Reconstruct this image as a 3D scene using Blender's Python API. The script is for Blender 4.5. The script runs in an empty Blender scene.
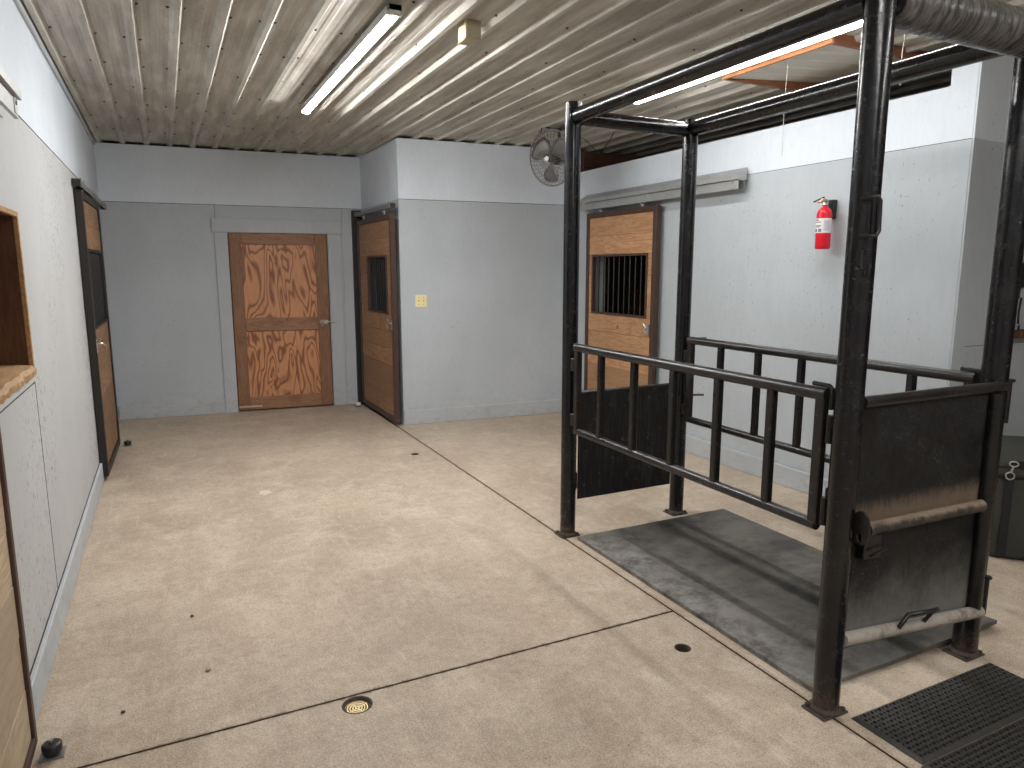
import bpy, bmesh, math, random
from mathutils import Matrix, Vector, noise as mnoise
random.seed(7)
PI = math.pi
SC = bpy.context.scene
COL = SC.collection
V = Vector

# ------------------------------------------------------------------ materials
class NT:
    """small helper around a node tree"""
    def __init__(s, name):
        m = bpy.data.materials.new(name); m.use_nodes = True
        s.m = m; s.t = m.node_tree; s.t.nodes.clear()
        s.out = s.n('ShaderNodeOutputMaterial'); s.b = s.n('ShaderNodeBsdfPrincipled')
        s.l(s.b.outputs[0], s.out.inputs[0])
        s.co = s.n('ShaderNodeTexCoord').outputs['Object']
    def n(s, t, **k):
        x = s.t.nodes.new(t)
        for a, b in k.items(): setattr(x, a, b)
        return x
    def l(s, a, b): s.t.links.new(a, b)
    def put(s, sock, v):
        if hasattr(v, 'is_output') or isinstance(v, bpy.types.NodeSocket): s.l(v, sock)
        else: sock.default_value = v
    def map(s, scale=(1, 1, 1), loc=(0, 0, 0), rot=(0, 0, 0), v=None):
        x = s.n('ShaderNodeMapping'); s.l(v or s.co, x.inputs[0])
        x.inputs['Scale'].default_value = scale; x.inputs['Rotation'].default_value = rot
        s.put(x.inputs['Location'], loc); return x.outputs[0]
    def noise(s, v, scale=5, detail=4, rough=.55, dist=0):
        x = s.n('ShaderNodeTexNoise'); s.l(v, x.inputs['Vector'])
        x.inputs['Scale'].default_value = scale; x.inputs['Detail'].default_value = detail
        x.inputs['Roughness'].default_value = rough; x.inputs['Distortion'].default_value = dist
        return x.outputs[0]
    def voro(s, v, scale=5, feat='F1'):
        x = s.n('ShaderNodeTexVoronoi', feature=feat); s.l(v, x.inputs['Vector']); x.inputs['Scale'].default_value = scale
        return x.outputs[0]
    def rng(s, v, a, b, c=0., d=1., smooth=True):
        x = s.n('ShaderNodeMapRange', interpolation_type='SMOOTHSTEP' if smooth else 'LINEAR')
        s.put(x.inputs[0], v)
        for i, q in enumerate((a, b, c, d)): x.inputs[i + 1].default_value = q
        return x.outputs[0]
    def math(s, op, a, b=0., c=0.):
        x = s.n('ShaderNodeMath', operation=op); s.put(x.inputs[0], a); s.put(x.inputs[1], b); s.put(x.inputs[2], c); return x.outputs[0]
    def mix(s, f, a, b, blend='MIX'):
        x = s.n('ShaderNodeMix', data_type='RGBA', blend_type=blend)
        s.put(x.inputs[0], f); s.put(x.inputs[6], c4(a)); s.put(x.inputs[7], c4(b)); return x.outputs[2]
    def sep(s, v=None):
        x = s.n('ShaderNodeSeparateXYZ'); s.l(v or s.co, x.inputs[0]); return x.outputs
    def comb(s, a, b, c):
        x = s.n('ShaderNodeCombineXYZ')
        for i, q in enumerate((a, b, c)): s.put(x.inputs[i], q)
        return x.outputs[0]
    def island(s): return s.n('ShaderNodeNewGeometry').outputs['Random Per Island']
    def set(s, color=None, rough=None, metal=None, bump=None, bs=.1, bd=.01, spec=None):
        if color is not None: s.put(s.b.inputs['Base Color'], c4(color))
        if rough is not None: s.put(s.b.inputs['Roughness'], rough)
        if metal is not None: s.put(s.b.inputs['Metallic'], metal)
        if spec is not None: s.b.inputs['Specular IOR Level'].default_value = spec
        if bump is not None:
            x = s.n('ShaderNodeBump'); x.inputs['Strength'].default_value = bs; x.inputs['Distance'].default_value = bd
            s.l(bump, x.inputs['Height']); s.l(x.outputs[0], s.b.inputs['Normal'])
        return s.m
def c4(c):
    if isinstance(c, (tuple, list)) and len(c) == 3: return (*c, 1.)
    return c
def lin(r, g, b):
    f = lambda u: (u / 255 / 12.92) if u <= 10 else ((u / 255 + .055) / 1.055) ** 2.4
    return (f(r), f(g), f(b))

def plain(name, c, rough=.6, metal=0., var=.12, scale=20):
    t = NT(name); n = t.noise(t.co, scale, 4)
    d = tuple(x * (1 - var) for x in c); e = tuple(min(1, x * (1 + var)) for x in c)
    return t.set(t.mix(n, d, e), rough, metal, n, .08, .003)

def painted_wall(name, c, speck=.62):
    t = NT(name)
    big = t.noise(t.map((.9, .9, .7)), 1.3, 5, .6)
    fib = t.noise(t.map((14, 14, 2.2)), 4, 5, .6)
    col = t.mix(t.rng(big, .3, .75), tuple(x * .92 for x in c), tuple(min(1, x * 1.05) for x in c))
    col = t.mix(t.rng(fib, .35, .75, 0, .22), col, tuple(x * .78 for x in c))
    # fly specks and small scuffs
    sp = t.noise(t.map((1.0, 1.0, .5)), 75, 2, .5)
    zone = t.noise(t.co, 1.1, 2)
    spk = t.math('MULTIPLY', t.rng(sp, speck + .10, speck + .13), t.rng(zone, .42, .6))
    col = t.mix(t.math('MULTIPLY', spk, .75), col, (.10, .085, .07))
    # kicked-up dirt along the floor
    z = t.sep()[2]
    dn = t.noise(t.map((3, 3, 5)), 3, 5, .7)
    dirt = t.math('MULTIPLY', t.rng(z, .0, .5, 1, 0), t.rng(dn, .45, .8))
    col = t.mix(t.math('MULTIPLY', dirt, .45), col, (.23, .19, .14))
    bump = t.math('ADD', fib, t.math('MULTIPLY', big, .6))
    return t.set(col, .62, 0, bump, .25, .004)

def concrete():
    t = NT('concrete')
    a = t.noise(t.co, .9, 6, .62); b = t.noise(t.co, 3.4, 6, .65, .6); c = t.noise(t.co, 42, 4, .7)
    col = t.mix(t.rng(a, .33, .68), lin(151, 134, 116), lin(177, 160, 140))
    col = t.mix(t.rng(b, .42, .74, 0, .55), col, lin(208, 196, 178))
    col = t.mix(t.rng(b, .50, .28, 0, .45), col, lin(154, 135, 113))
    d = t.noise(t.map((1, 1, 1), (5, 3, 0)), 1.6, 5, .6)
    col = t.mix(t.rng(d, .58, .72, 0, .18), col, lin(178, 146, 120))        # rusty reddish stains
    gm = t.noise(t.map((1, 1, 1), (7, 2, 0)), 17, 8, .85)
    col = t.mix(t.rng(gm, .46, .72, 0, .42), col, lin(204, 190, 171))
    col = t.mix(t.rng(gm, .52, .28, 0, .6), col, lin(118, 101, 83))
    col = t.mix(t.rng(c, .35, .8, 0, .4), col, lin(140, 124, 104))
    e = t.noise(t.map((1, 1, 1), (1, 9, 0)), 95, 2, .5)
    col = t.mix(t.rng(e, .69, .73, 0, .8), col, lin(84, 70, 55))
    gp = t.noise(t.map((1, 1, 1), (3, 8, 0)), 140, 3, .7)
    col = t.mix(t.rng(gp, .40, .70, 0, .35), col, lin(226, 216, 200)); col = t.mix(t.rng(gp, .48, .32, 0, .4), col, lin(120, 104, 86))
    # trowel swirls / scratches
    w = t.noise(t.map((9, 1.6, 1), rot=(0, 0, .5)), 4, 4, .6, 1.2)
    col = t.mix(t.rng(w, .55, .7, 0, .22), col, lin(214, 202, 182))
    # a pale paint splash in the middle of the slab
    x, y, z = t.sep()
    dx = t.math('SUBTRACT', x, .55); dy = t.math('SUBTRACT', y, 5.22)
    r = t.math('SQRT', t.math('ADD', t.math('MULTIPLY', t.math('MULTIPLY', dx, dx), 1.), t.math('MULTIPLY', t.math('MULTIPLY', dy, dy), .5)))
    r = t.math('ADD', r, t.math('MULTIPLY', t.noise(t.co, 24, 3), .1))
    col = t.mix(t.rng(r, .10, .085, 0, .35), col, lin(232, 226, 214))
    # old damp / dust staining near the joints
    j = t.math('ABSOLUTE', t.math('SUBTRACT', x, 2.06))
    jn = t.math('ADD', j, t.math('MULTIPLY', t.math('SUBTRACT', t.noise(t.co, 30, 4), .5), .06))
    col = t.mix(t.rng(jn, .022, .0, 0, .6), col, lin(120, 98, 74))
    j2 = t.math('ADD', t.math('ABSOLUTE', t.math('SUBTRACT', y, 2.466)), t.math('MULTIPLY', t.math('SUBTRACT', t.noise(t.co, 26, 5), .5), .05))
    left = t.rng(x, 2.07, 2.06)
    col = t.mix(t.math('MULTIPLY', t.rng(j2, .016, .0, 0, .75), left), col, lin(92, 74, 56))
    bump = t.math('ADD', t.math('MULTIPLY', c, .6), t.math('MULTIPLY', b, .6))
    return t.set(col, t.rng(b, .3, .7, .5, .72), 0, bump, .22, .004, .35)

def ceiling_metal():
    t = NT('ribbed_ceiling_metal')
    a = t.noise(t.map((1.3, .7, 1)), 1.6, 6, .65); b = t.noise(t.map((6, .8, 1)), 2.2, 5, .6)
    col = t.mix(t.rng(b, .35, .72), lin(172, 168, 158), lin(208, 205, 196))
    col = t.mix(t.rng(a, .5, .8, 0, .6), col, lin(132, 120, 102))
    sp = t.noise(t.map((1, 1.7, 1)), 38, 2); zone = t.noise(t.co, 1.4, 3)
    s = t.math('MULTIPLY', t.rng(sp, .66, .70), t.rng(zone, .42, .62))
    col = t.mix(t.math('MULTIPLY', s, .8), col, (.05, .04, .03))
    m = t.noise(t.map((1, 1, 1), (4, 4, 4)), 3, 6, .7)
    sp2 = t.noise(t.map((1, 1.4, 1)), 60, 3, .6)
    s2 = t.math('MULTIPLY', t.rng(sp2, .55, .68), t.rng(m, .56, .72))
    col = t.mix(t.math('MULTIPLY', s2, .6), col, (.06, .045, .03))
    return t.set(col, .58, 0, a, .1, .01, .3)

def black_paint(name='black_pipe_paint', base=(.0045, .0045, .006), dusty=.16, rust=.08, rough=.15):
    t = NT(name)
    n = t.noise(t.co, 9, 6, .7); m = t.noise(t.co, 46, 4, .7); k = t.noise(t.map(loc=(3, 7, 1)), 5, 5, .7)
    col = t.mix(t.rng(n, .45, .8, 0, dusty), base, (.06, .057, .055))
    col = t.mix(t.rng(k, .6, .76, 0, rust), col, (.10, .045, .022))
    col = t.mix(t.rng(m, .60, .74, 0, .45), col, (.17, .165, .16))
    # rust creeping up from the floor
    z = t.sep()[2]
    zz = t.math('ADD', z, t.math('MULTIPLY', t.math('SUBTRACT', n, .5), -.35))
    col = t.mix(t.rng(zz, .16, .0, 0, .6), col, (.060, .040, .029))
    return t.set(col, t.rng(n, .3, .75, rough, rough + .2), .0, m, .07, .002, .5)

def dusty_sheet():
    t = NT('dusty_black_sheet')
    x, y, z = t.sep()
    n = t.noise(t.co, 5, 6, .7); f = t.noise(t.map((5, 5, 1.6)), 16, 6, .75); s = t.noise(t.map((1.6, 1.6, 1.0), (3, 1, 2)), 75, 4, .7)
    low = t.math('ADD', z, t.math('MULTIPLY', t.math('SUBTRACT', n, .5), .28))
    low = t.math('ADD', low, t.math('MULTIPLY', t.math('SUBTRACT', f, .5), .16))
    col = t.mix(t.rng(n, .35, .75, 0, .5), (.004, .004, .0045), (.013, .0125, .012))
    col = t.mix(t.math('MULTIPLY', t.rng(f, .45, .75), .30), col, (.040, .038, .037))
    col = t.mix(t.math('MULTIPLY', t.rng(s, .56, .72), t.rng(n, .40, .62, 0, .5)), col, (.20, .195, .19))
    col = t.mix(t.rng(low, .55, .22, 0, .85), col, (.185, .178, .165))          # dried mud splash at the bottom
    zb = t.math('ADD', z, t.math('MULTIPLY', t.math('SUBTRACT', f, .5), .10))
    band = t.math('MULTIPLY', t.rng(zb, .80, .72), t.rng(z, .66, .70))
    col = t.mix(t.math('MULTIPLY', band, .75), col, (.20, .145, .10))        # bedding dust caught above the cross pipe
    rust = t.math('MULTIPLY', t.rng(low, .34, .22), t.rng(f, .50, .64))
    col = t.mix(t.math('MULTIPLY', rust, .35), col, (.10, .065, .042))
    return t.set(col, t.rng(n, .3, .7, .5, .75), 0, f, .12, .003, .4)

def rear_sheet():
    t = NT('scratched_black_sheet')
    f = t.noise(t.map((16, 16, 1.2)), 5, 5, .7); n = t.noise(t.co, 26, 4, .7)
    col = t.mix(t.rng(f, .45, .75, 0, .55), (.007, .007, .008), (.062, .062, .066))
    col = t.mix(t.rng(n, .60, .72, 0, .45), col, (.18, .175, .17))
    return t.set(col, .5, 0, f, .1, .003, .4)

def dusty_pipe():
    t = NT('dusty_worn_pipe')
    n = t.noise(t.co, 14, 6, .7)
    nz = t.sep(t.n('ShaderNodeNewGeometry').outputs['Normal'])[2]
    up = t.rng(t.math('ADD', nz, t.math('MULTIPLY', t.math('SUBTRACT', n, .5), 1.8)), .25, 1.)   # dust settles on top
    col = t.mix(t.rng(n, .4, .7), (.025, .019, .015), (.085, .065, .05))
    col = t.mix(t.math('MULTIPLY', up, .8), col, (.26, .195, .14))
    return t.set(col, .75, 0, n, .3, .004)

def muddy_pipe():
    t = NT('muddy_pipe'); n = t.noise(t.co, 16, 6, .7)
    col = t.mix(t.rng(n, .28, .55), (.17, .135, .11), (.36, .325, .28))
    return t.set(col, .8, 0, n, .3, .004)

def wood(name, light, dark, axis='x', fine=1., knots=True, isl=True, rough=.6, grey=0):
    t = NT(name)
    r = t.island()
    off = t.comb(t.math('MULTIPLY', r, 17.3), t.math('MULTIPLY', r, 9.1), t.math('MULTIPLY', r, 23.7))
    sc = {'x': (1.2, 9, 9), 'z': (9, 9, 1.2), 'y': (9, 1.2, 9)}[axis]
    sc = tuple(q * fine for q in sc)
    v = t.map(sc, off)
    a = t.noise(v, 1.3, 4, .6, .9)
    band = t.math('FRACT', t.math('MULTIPLY', a, 7.))
    g = t.rng(t.math('ABSOLUTE', t.math('SUBTRACT', band, .5)), .05, .5)
    fineg = t.noise(t.map(tuple(q * 6 for q in sc), off), 1.6, 4, .7)
    col = t.mix(t.math('MULTIPLY', g, .6), light, dark)
    col = t.mix(t.rng(fineg, .45, .8, 0, .5), col, tuple(q * .75 for q in dark))
    col = t.mix(t.rng(r, 0, 1, 0, .75, False), col, tuple(q * .5 for q in light)) if isl else col
    if knots:
        kv = t.voro(t.map((2.2, 2.2, 2.2), off), 1.35)
        col = t.mix(t.rng(kv, .075, .03, 0, .7), col, tuple(q * .30 for q in dark))
    st = t.noise(t.co, 2.6, 5, .65)
    col = t.mix(t.rng(st, .5, .8, 0, .45), col, tuple(q * .5 for q in dark))
    return t.set(col, rough, 0, fineg, .2, .002)

def plywood(name, light, dark):
    """rotary-cut plywood: big cathedral figure"""
    t = NT(name)
    r = t.island()
    off = t.comb(t.math('MULTIPLY', r, 11.3), t.math('MULTIPLY', r, 3.1), t.math('MULTIPLY', r, 7.7))
    a = t.noise(t.map((3.6, 1, 1.15), off), 1.25, 2, .45, .55)
    band = t.math('PINGPONG', t.math('MULTIPLY', a, 21.), 1.)
    g = t.rng(band, .35, 1.0)
    f = t.noise(t.map((60, 60, 5), off), 1.5, 4, .7)
    col = t.mix(g, light, dark)
    col = t.mix(t.rng(f, .42, .8, 0, .4), col, tuple(q * .6 for q in dark))
    big = t.noise(t.co, 2.0, 4, .6)
    col = t.mix(t.rng(big, .5, .8, 0, .45), col, tuple(q * .5 for q in light))
    return t.set(col, .5, 0, g, .12, .002)

def rubber(name='stall_mat_rubber'):
    t = NT(name)
    a = t.noise(t.map((1, 1.3, 1)), 2.4, 7, .7); b = t.noise(t.map((1, 1, 1), (2, 5, 0)), 22, 5, .7)
    x, y, z = t.sep()
    edge = t.math('ADD', x, t.math('MULTIPLY', t.math('SUBTRACT', a, .5), .9))
    dust = t.math('MULTIPLY', t.rng(edge, 2.70, 2.05), t.rng(t.noise(t.map((1, 1, 1), (8, 5, 0)), 8, 8, .8), .38, .66))
    col = t.mix(t.rng(a, .32, .70), (.046, .044, .040), (.155, .144, .125))
    col = t.mix(t.math('MULTIPLY', dust, .75), col, (.33, .32, .30))
    col = t.mix(t.rng(b, .55, .78, 0, .35), col, (.20, .19, .17))
    return t.set(col, .7, 0, b, .3, .004, .35)

def galv(name='galvanised_steel', c=(.52, .53, .52)):
    t = NT(name); n = t.voro(t.co, 60); m = t.noise(t.co, 6, 4)
    col = t.mix(n, tuple(q * .8 for q in c), c); col = t.mix(t.rng(m, .5, .8, 0, .35), col, (.28, .25, .2))
    return t.set(col, .42, .75, n, .05, .002)

def wrap_mat():
    t = NT('dusty_plastic_wrap')
    v = t.map((26, 5, 5), rot=(0, .25, .35)); n = t.noise(v, 1.6, 5, .65, .8); m = t.noise(t.map((3, 3, 3)), 2.2, 5, .7)
    nz = t.sep(t.n('ShaderNodeNewGeometry').outputs['Normal'])[2]
    dustm = t.rng(t.math('ADD', nz, t.math('MULTIPLY', t.math('SUBTRACT', m, .5), 1.4)), -.2, .9)
    col = t.mix(t.rng(n, .35, .7), (.045, .043, .040), (.16, .155, .145))
    col = t.mix(t.math('MULTIPLY', dustm, .55), col, (.30, .285, .26))
    return t.set(col, t.rng(n, .3, .7, .12, .4), 0, n, .7, .006, .7)

def emis(name, c, s):
    t = NT(name); t.set((.9, .9, .9), .4)
    t.b.inputs['Emission Color'].default_value = (*c, 1); t.b.inputs['Emission Strength'].default_value = s
    return t.m

M = {}
M['grey'] = painted_wall('grey_painted_plywood', lin(180, 187, 192), .58)
M['greyspeck'] = painted_wall('fly_specked_grey_plywood', lin(186, 188, 189), .525)
M['white'] = painted_wall('white_painted_plywood', lin(212, 220, 228), .60)
M['trimgrey'] = painted_wall('grey_painted_board', lin(180, 185, 189))
M['concrete'] = concrete()
M['groove'] = plain('joint_dirt', (.045, .033, .024), .9)
M['ceil'] = ceiling_metal()
M['screw'] = plain('ceiling_screw', (.06, .055, .05), .5)
M['pipe'] = black_paint()
M['pipe2'] = black_paint('gate_pipe_paint', (.005, .005, .005), .28, .14, .25)
M['sheet'] = dusty_sheet(); M['rsheet'] = rear_sheet()
M['dustpipe'] = dusty_pipe(); M['mudpipe'] = muddy_pipe()
M['rust'] = plain('rusty_plate', (.055, .040, .031), .8, 0, .6, 40)
M['rail_rust'] = black_paint('worn_brown_pipe', (.011, .009, .0085), .5, .28, .27)
M['plank'] = wood('pine_planks', lin(202, 156, 114), lin(146, 98, 66), 'x')
M['plank_pale'] = wood('weathered_pine_planks', lin(204, 184, 156), lin(160, 132, 100), 'x')
M['plank_dark'] = wood('brown_pine_planks', lin(166, 128, 94), lin(112, 80, 54), 'x')
M['plank_left'] = wood('grey_brown_pine_planks', lin(160, 124, 92), lin(104, 74, 52), 'x')
M['doorstile'] = wood('stained_door_board', lin(158, 114, 84), lin(106, 70, 50), 'z', 1.0)
M['doorrail'] = wood('stained_door_rail', lin(172, 128, 96), lin(118, 80, 58), 'x', 1.0)
M['ply'] = plywood('figured_plywood', lin(200, 142, 100), lin(130, 78, 50))
M['stallwood'] = wood('dark_stall_boards', lin(98, 66, 48), lin(52, 33, 24), 'x')
M['stallwood_y'] = wood('dark_stall_boards_long', lin(98, 66, 48), lin(52, 33, 24), 'y')
M['liner'] = wood('dark_stained_lining', lin(112, 70, 42), lin(58, 34, 20), 'z')
M['rawwood'] = wood('raw_timber', lin(208, 164, 112), lin(150, 104, 62), 'y')
M['sillwood'] = wood('worn_sill_timber', lin(200, 165, 120), lin(160, 115, 70), 'y')
M['brown'] = plain('brown_steel_frame', lin(70, 50, 42), .5, .1, .25, 14)
M['darkframe'] = plain('dark_steel_frame', lin(32, 27, 25), .5, .1, .25, 14)
M['blacksteel'] = plain('black_bar_steel', (.012, .012, .012), .5)
M['galv'] = galv(); M['galv_dark'] = galv('dull_galvanised', (.30, .30, .29))
M['chrome'] = plain('latch_metal', (.55, .53, .5), .3, .9)
M['rubber'] = rubber()
M['antif'] = plain('black_mat_rubber', (.034, .032, .029), .5, 0, .5, 60)
M['edgegrey'] = plain('mat_seam_dust', (.16, .15, .13), .8)
M['wrap'] = wrap_mat()
M['tube'] = emis('led_tube', (1.0, .985, .97), 104.)
M['tube_dim'] = emis('dimmer_led_tube', (1.0, .985, .97), 30.)
M['tube_front'] = emis('bright_led_tube', (1.0, .985, .97), 50.)
M['fixture'] = plain('white_fixture_metal', (.75, .75, .74), .4)
M['hatchwood'] = wood('orange_trim_board', lin(206, 142, 92), lin(160, 98, 56), 'y', 1, False)
M['hatchwood_x'] = wood('brown_trim_board', lin(160, 104, 70), lin(110, 66, 42), 'x', 1, False)
M['hatchpanel'] = plain('hatch_panel_paint', lin(222, 218, 206), .6)
M['red'] = plain('red_enamel', (.70, .012, .03), .25, 0, .05)
M['labelwhite'] = plain('paper_label', (.80, .79, .79), .6, 0, .05)
M['ink'] = plain('label_ink', (.22, .20, .25), .7)
M['blackplastic'] = plain('black_plastic', (.015, .015, .015), .4)
M['cream'] = plain('cream_plastic', lin(232, 220, 170), .4, 0, .04)
M['beige'] = plain('beige_box', lin(186, 176, 146), .5, 0, .1)
M['brass'] = plain('brassy_grate', lin(206, 186, 138), .4, .3)
M['hole'] = plain('drain_dark', (.008, .007, .006), .9)
M['fanmetal'] = galv('fan_guard_wire', (.26, .25, .24)); M['fanblade'] = plain('fan_blade_metal', (.17, .165, .155), .45, .5)
M['canvas'] = plain('black_canvas', lin(54, 55, 50), .85, 0, .25, 90)
M['strap'] = plain('black_webbing', (.010, .010, .010), .8)
M['cord'] = plain('white_cord', (.36, .33, .29), .8)
M['rearwall'] = painted_wall('pale_rear_wall', lin(190, 190, 188))

# ------------------------------------------------------------------ mesh builder
class MB:
    def __init__(s): s.v = []; s.f = []; s.sm = []; s.mi = []
    def add(s, verts, faces, smooth=False, mi=0, mat=None):
        o = len(s.v)
        for p in verts:
            p = V(p); s.v.append(mat @ p if mat else p)
        for f in faces: s.f.append([i + o for i in f]); s.sm.append(smooth); s.mi.append(mi)
        return s
    def bm(s, b, smooth=False, mi=0, mat=None):
        b.verts.index_update()
        s.add([v.co.copy() for v in b.verts], [[v.index for v in f.verts] for f in b.faces], smooth, mi, mat); b.free(); return s
    def box(s, a, b, bev=0., mi=0, mat=None, seg=1):
        b_ = bmesh.new()
        c = [(a[i] + b[i]) / 2 for i in range(3)]; d = [abs(b[i] - a[i]) for i in range(3)]
        bmesh.ops.create_cube(b_, size=1, matrix=Matrix.Translation(c) @ Matrix.Diagonal((*d, 1)))
        if bev: bmesh.ops.bevel(b_, geom=list(b_.edges), offset=min(bev, min(d) * .45), segments=seg, affect='EDGES', profile=.5)
        return s.bm(b_, False, mi, mat)
    def tube(s, pts, r, n=16, caps=True, mi=0, mat=None, closed=False):
        pts = [V(p) for p in pts]; rs = r if isinstance(r, (list, tuple)) else [r] * len(pts)
        L = len(pts); rings = []; up = None
        for i, p in enumerate(pts):
            if closed: d = (pts[(i + 1) % L] - pts[i - 1])
            else: d = (pts[min(i + 1, L - 1)] - pts[max(i - 1, 0)])
            d.normalize()
            if up is None:
                up = V((0, 0, 1)) if abs(d.z) < .9 else V((1, 0, 0))
            a = d.cross(up); a.normalize(); u2 = a.cross(d); u2.normalize(); up = u2
            rings.append([p + (a * math.cos(2 * PI * k / n) + u2 * math.sin(2 * PI * k / n)) * rs[i] for k in range(n)])
        vs = [q for r_ in rings for q in r_]; fs = []
        for i in range(L if closed else L - 1):
            j = (i + 1) % L
            for k in range(n):
                k2 = (k + 1) % n
                fs.append([i * n + k, i * n + k2, j * n + k2, j * n + k])
        s.add(vs, fs, True, mi, mat)
        if caps and not closed:
            s.add(rings[0], [list(range(n))[::-1]], False, mi, mat); s.add(rings[-1], [list(range(n))], False, mi, mat)
        return s
    def lathe(s, prof, n=24, mi=0, mat=None, smooth=True):
        """prof: (r, z) about the z axis"""
        vs = []; fs = []
        for r, z in prof:
            for k in range(n): vs.append((r * math.cos(2 * PI * k / n), r * math.sin(2 * PI * k / n), z))
        for i in range(len(prof) - 1):
            for k in range(n):
                k2 = (k + 1) % n; fs.append([i * n + k, i * n + k2, (i + 1) * n + k2, (i + 1) * n + k])
        return s.add(vs, fs, smooth, mi, mat)
    def disc(s, r, z, n=24, mi=0, mat=None):
        return s.add([(r * math.cos(2 * PI * k / n), r * math.sin(2 * PI * k / n), z) for k in range(n)], [list(range(n))], False, mi, mat)
    def build(s, name, mats, parent=None, mat=None):
        me = bpy.data.meshes.new(name)
        me.from_pydata([tuple(v) for v in s.v], [], s.f)
        if not isinstance(mats, (list, tuple)): mats = [mats]
        for m in mats: me.materials.append(m)
        me.polygons.foreach_set('use_smooth', s.sm); me.polygons.foreach_set('material_index', s.mi)
        b = bmesh.new(); b.from_mesh(me); bmesh.ops.recalc_face_normals(b, faces=b.faces); b.to_mesh(me); b.free()
        me.update()
        o = bpy.data.objects.new(name, me); COL.objects.link(o)
        if parent: o.parent = parent
        if mat is not None: o.matrix_local = mat
        return o

def tag(o, label, cat, group=None):
    o['label'] = label; o['category'] = cat
    if group: o['group'] = group
    return o
def thing(name, label, cat, loc=(0, 0, 0), rot=(0, 0, 0), group=None):
    o = bpy.data.objects.new(name, None); COL.objects.link(o); o.empty_display_size = .1
    o.location = loc; o.rotation_euler = rot
    return tag(o, label, cat, group)
def struct(o, label=None, cat=None):
    o['kind'] = 'structure'
    if label: o['label'] = label
    if cat: o['category'] = cat
    return o

def grid_wall(us, zs, holes, th, axis, base, mi_of=None):
    """wall of boxes on a grid; axis 'x': runs along x, front at y=base, body towards +th. axis 'y': front at x=base."""
    mb = MB()
    for i in range(len(us) - 1):
        for j in range(len(zs) - 1):
            uc = (us[i] + us[i + 1]) / 2; zc = (zs[j] + zs[j + 1]) / 2
            if any(h[0] < uc < h[1] and h[2] < zc < h[3] for h in holes): continue
            mi = mi_of(uc, zc) if mi_of else 0
            if axis == 'x': mb.box((us[i], base, zs[j]), (us[i + 1], base + th, zs[j + 1]), mi=mi)
            else: mb.box((base, us[i], zs[j]), (base + th, us[i + 1], zs[j + 1]), mi=mi)
    return mb

# ------------------------------------------------------------------ room shell
ZS = 2.29          # seam between grey and white
ZR = 2.87          # underside of ceiling ribs
JX, JY = 2.06, 2.466

DRAINS = [(.535, 2.402, .057), (1.885, 2.185, .036), (1.873, 5.76, .035)]
def build_floor():
    mb = MB(); g = .0045; K = 32
    def slab(x0, x1, y0, y1):
        hs = [d for d in DRAINS if x0 < d[0] < x1 and y0 < d[1] < y1]
        xs = sorted({x0, x1} | {d[0] + s_ * (d[2] + .002) for d in hs for s_ in (-1, 1)})
        ys = sorted({y0, y1} | {d[1] + s_ * (d[2] + .002) for d in hs for s_ in (-1, 1)})
        for xa, xb in zip(xs, xs[1:]):
            for ya, yb in zip(ys, ys[1:]):
                d = [d for d in hs if xa < d[0] < xb and ya < d[1] < yb and xb - xa < .13 and yb - ya < .13]
                if not d: mb.add([(xa, ya, 0), (xb, ya, 0), (xb, yb, 0), (xa, yb, 0)], [(0, 1, 2, 3)]); continue
                cx, cy, r = d[0]; vs = []; fs = []; q = r + .002
                for k in range(K):
                    t = 2 * PI * (k + .5) / K; c, s_ = math.cos(t), math.sin(t); f = q / max(abs(c), abs(s_))
                    vs.append((cx + c * f, cy + s_ * f, 0))
                vs += [(cx + r * math.cos(2 * PI * (k + .5) / K), cy + r * math.sin(2 * PI * (k + .5) / K), 0) for k in range(K)]
                vs += [(x, y, -.10) for x, y, z in vs[K:2 * K]]
                for k in range(K):
                    k2 = (k + 1) % K; fs += [[k, k2, K + k2, K + k], [K + k, K + k2, 2 * K + k2, 2 * K + k]]
                fs.append([2 * K + k for k in range(K)])
                for k, sx, sy in ((K // 8 - 1, 1, 1), (3 * K // 8 - 1, -1, 1), (5 * K // 8 - 1, -1, -1), (7 * K // 8 - 1, 1, -1)):
                    vs.append((cx + sx * q, cy + sy * q, 0)); fs.append([k, len(vs) - 1, k + 1])
                mb.add(vs, fs)
        mb.add([(x0, y0, -.14), (x1, y0, -.14), (x1, y1, -.14), (x0, y1, -.14), (x0, y0, 0), (x1, y0, 0), (x1, y1, 0), (x0, y1, 0)],
               [(0, 1, 2, 3), (0, 1, 5, 4), (1, 2, 6, 5), (2, 3, 7, 6), (3, 0, 4, 7)], mi=1)
    slab(-2.2, JX - g, -2.6, JY - g); slab(-2.2, JX - g, JY + g, 9.2); slab(JX + g, 6.6, -2.6, 9.2)
    # dirt lying in the joints, just below the surface
    mb.box((JX - g, -2.6, -.14), (JX + g, 9.2, -.012), mi=1); mb.box((-2.2, JY - g, -.14), (JX - g, JY + g, -.012), mi=1)
    return mb
def build_floor_object():
    mb = build_floor()
    o = mb.build('floor', [M['concrete'], M['groove']])
    return o
floor = struct(build_floor_object(), 'bare beige concrete floor with sawn joints', 'floor')

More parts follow.
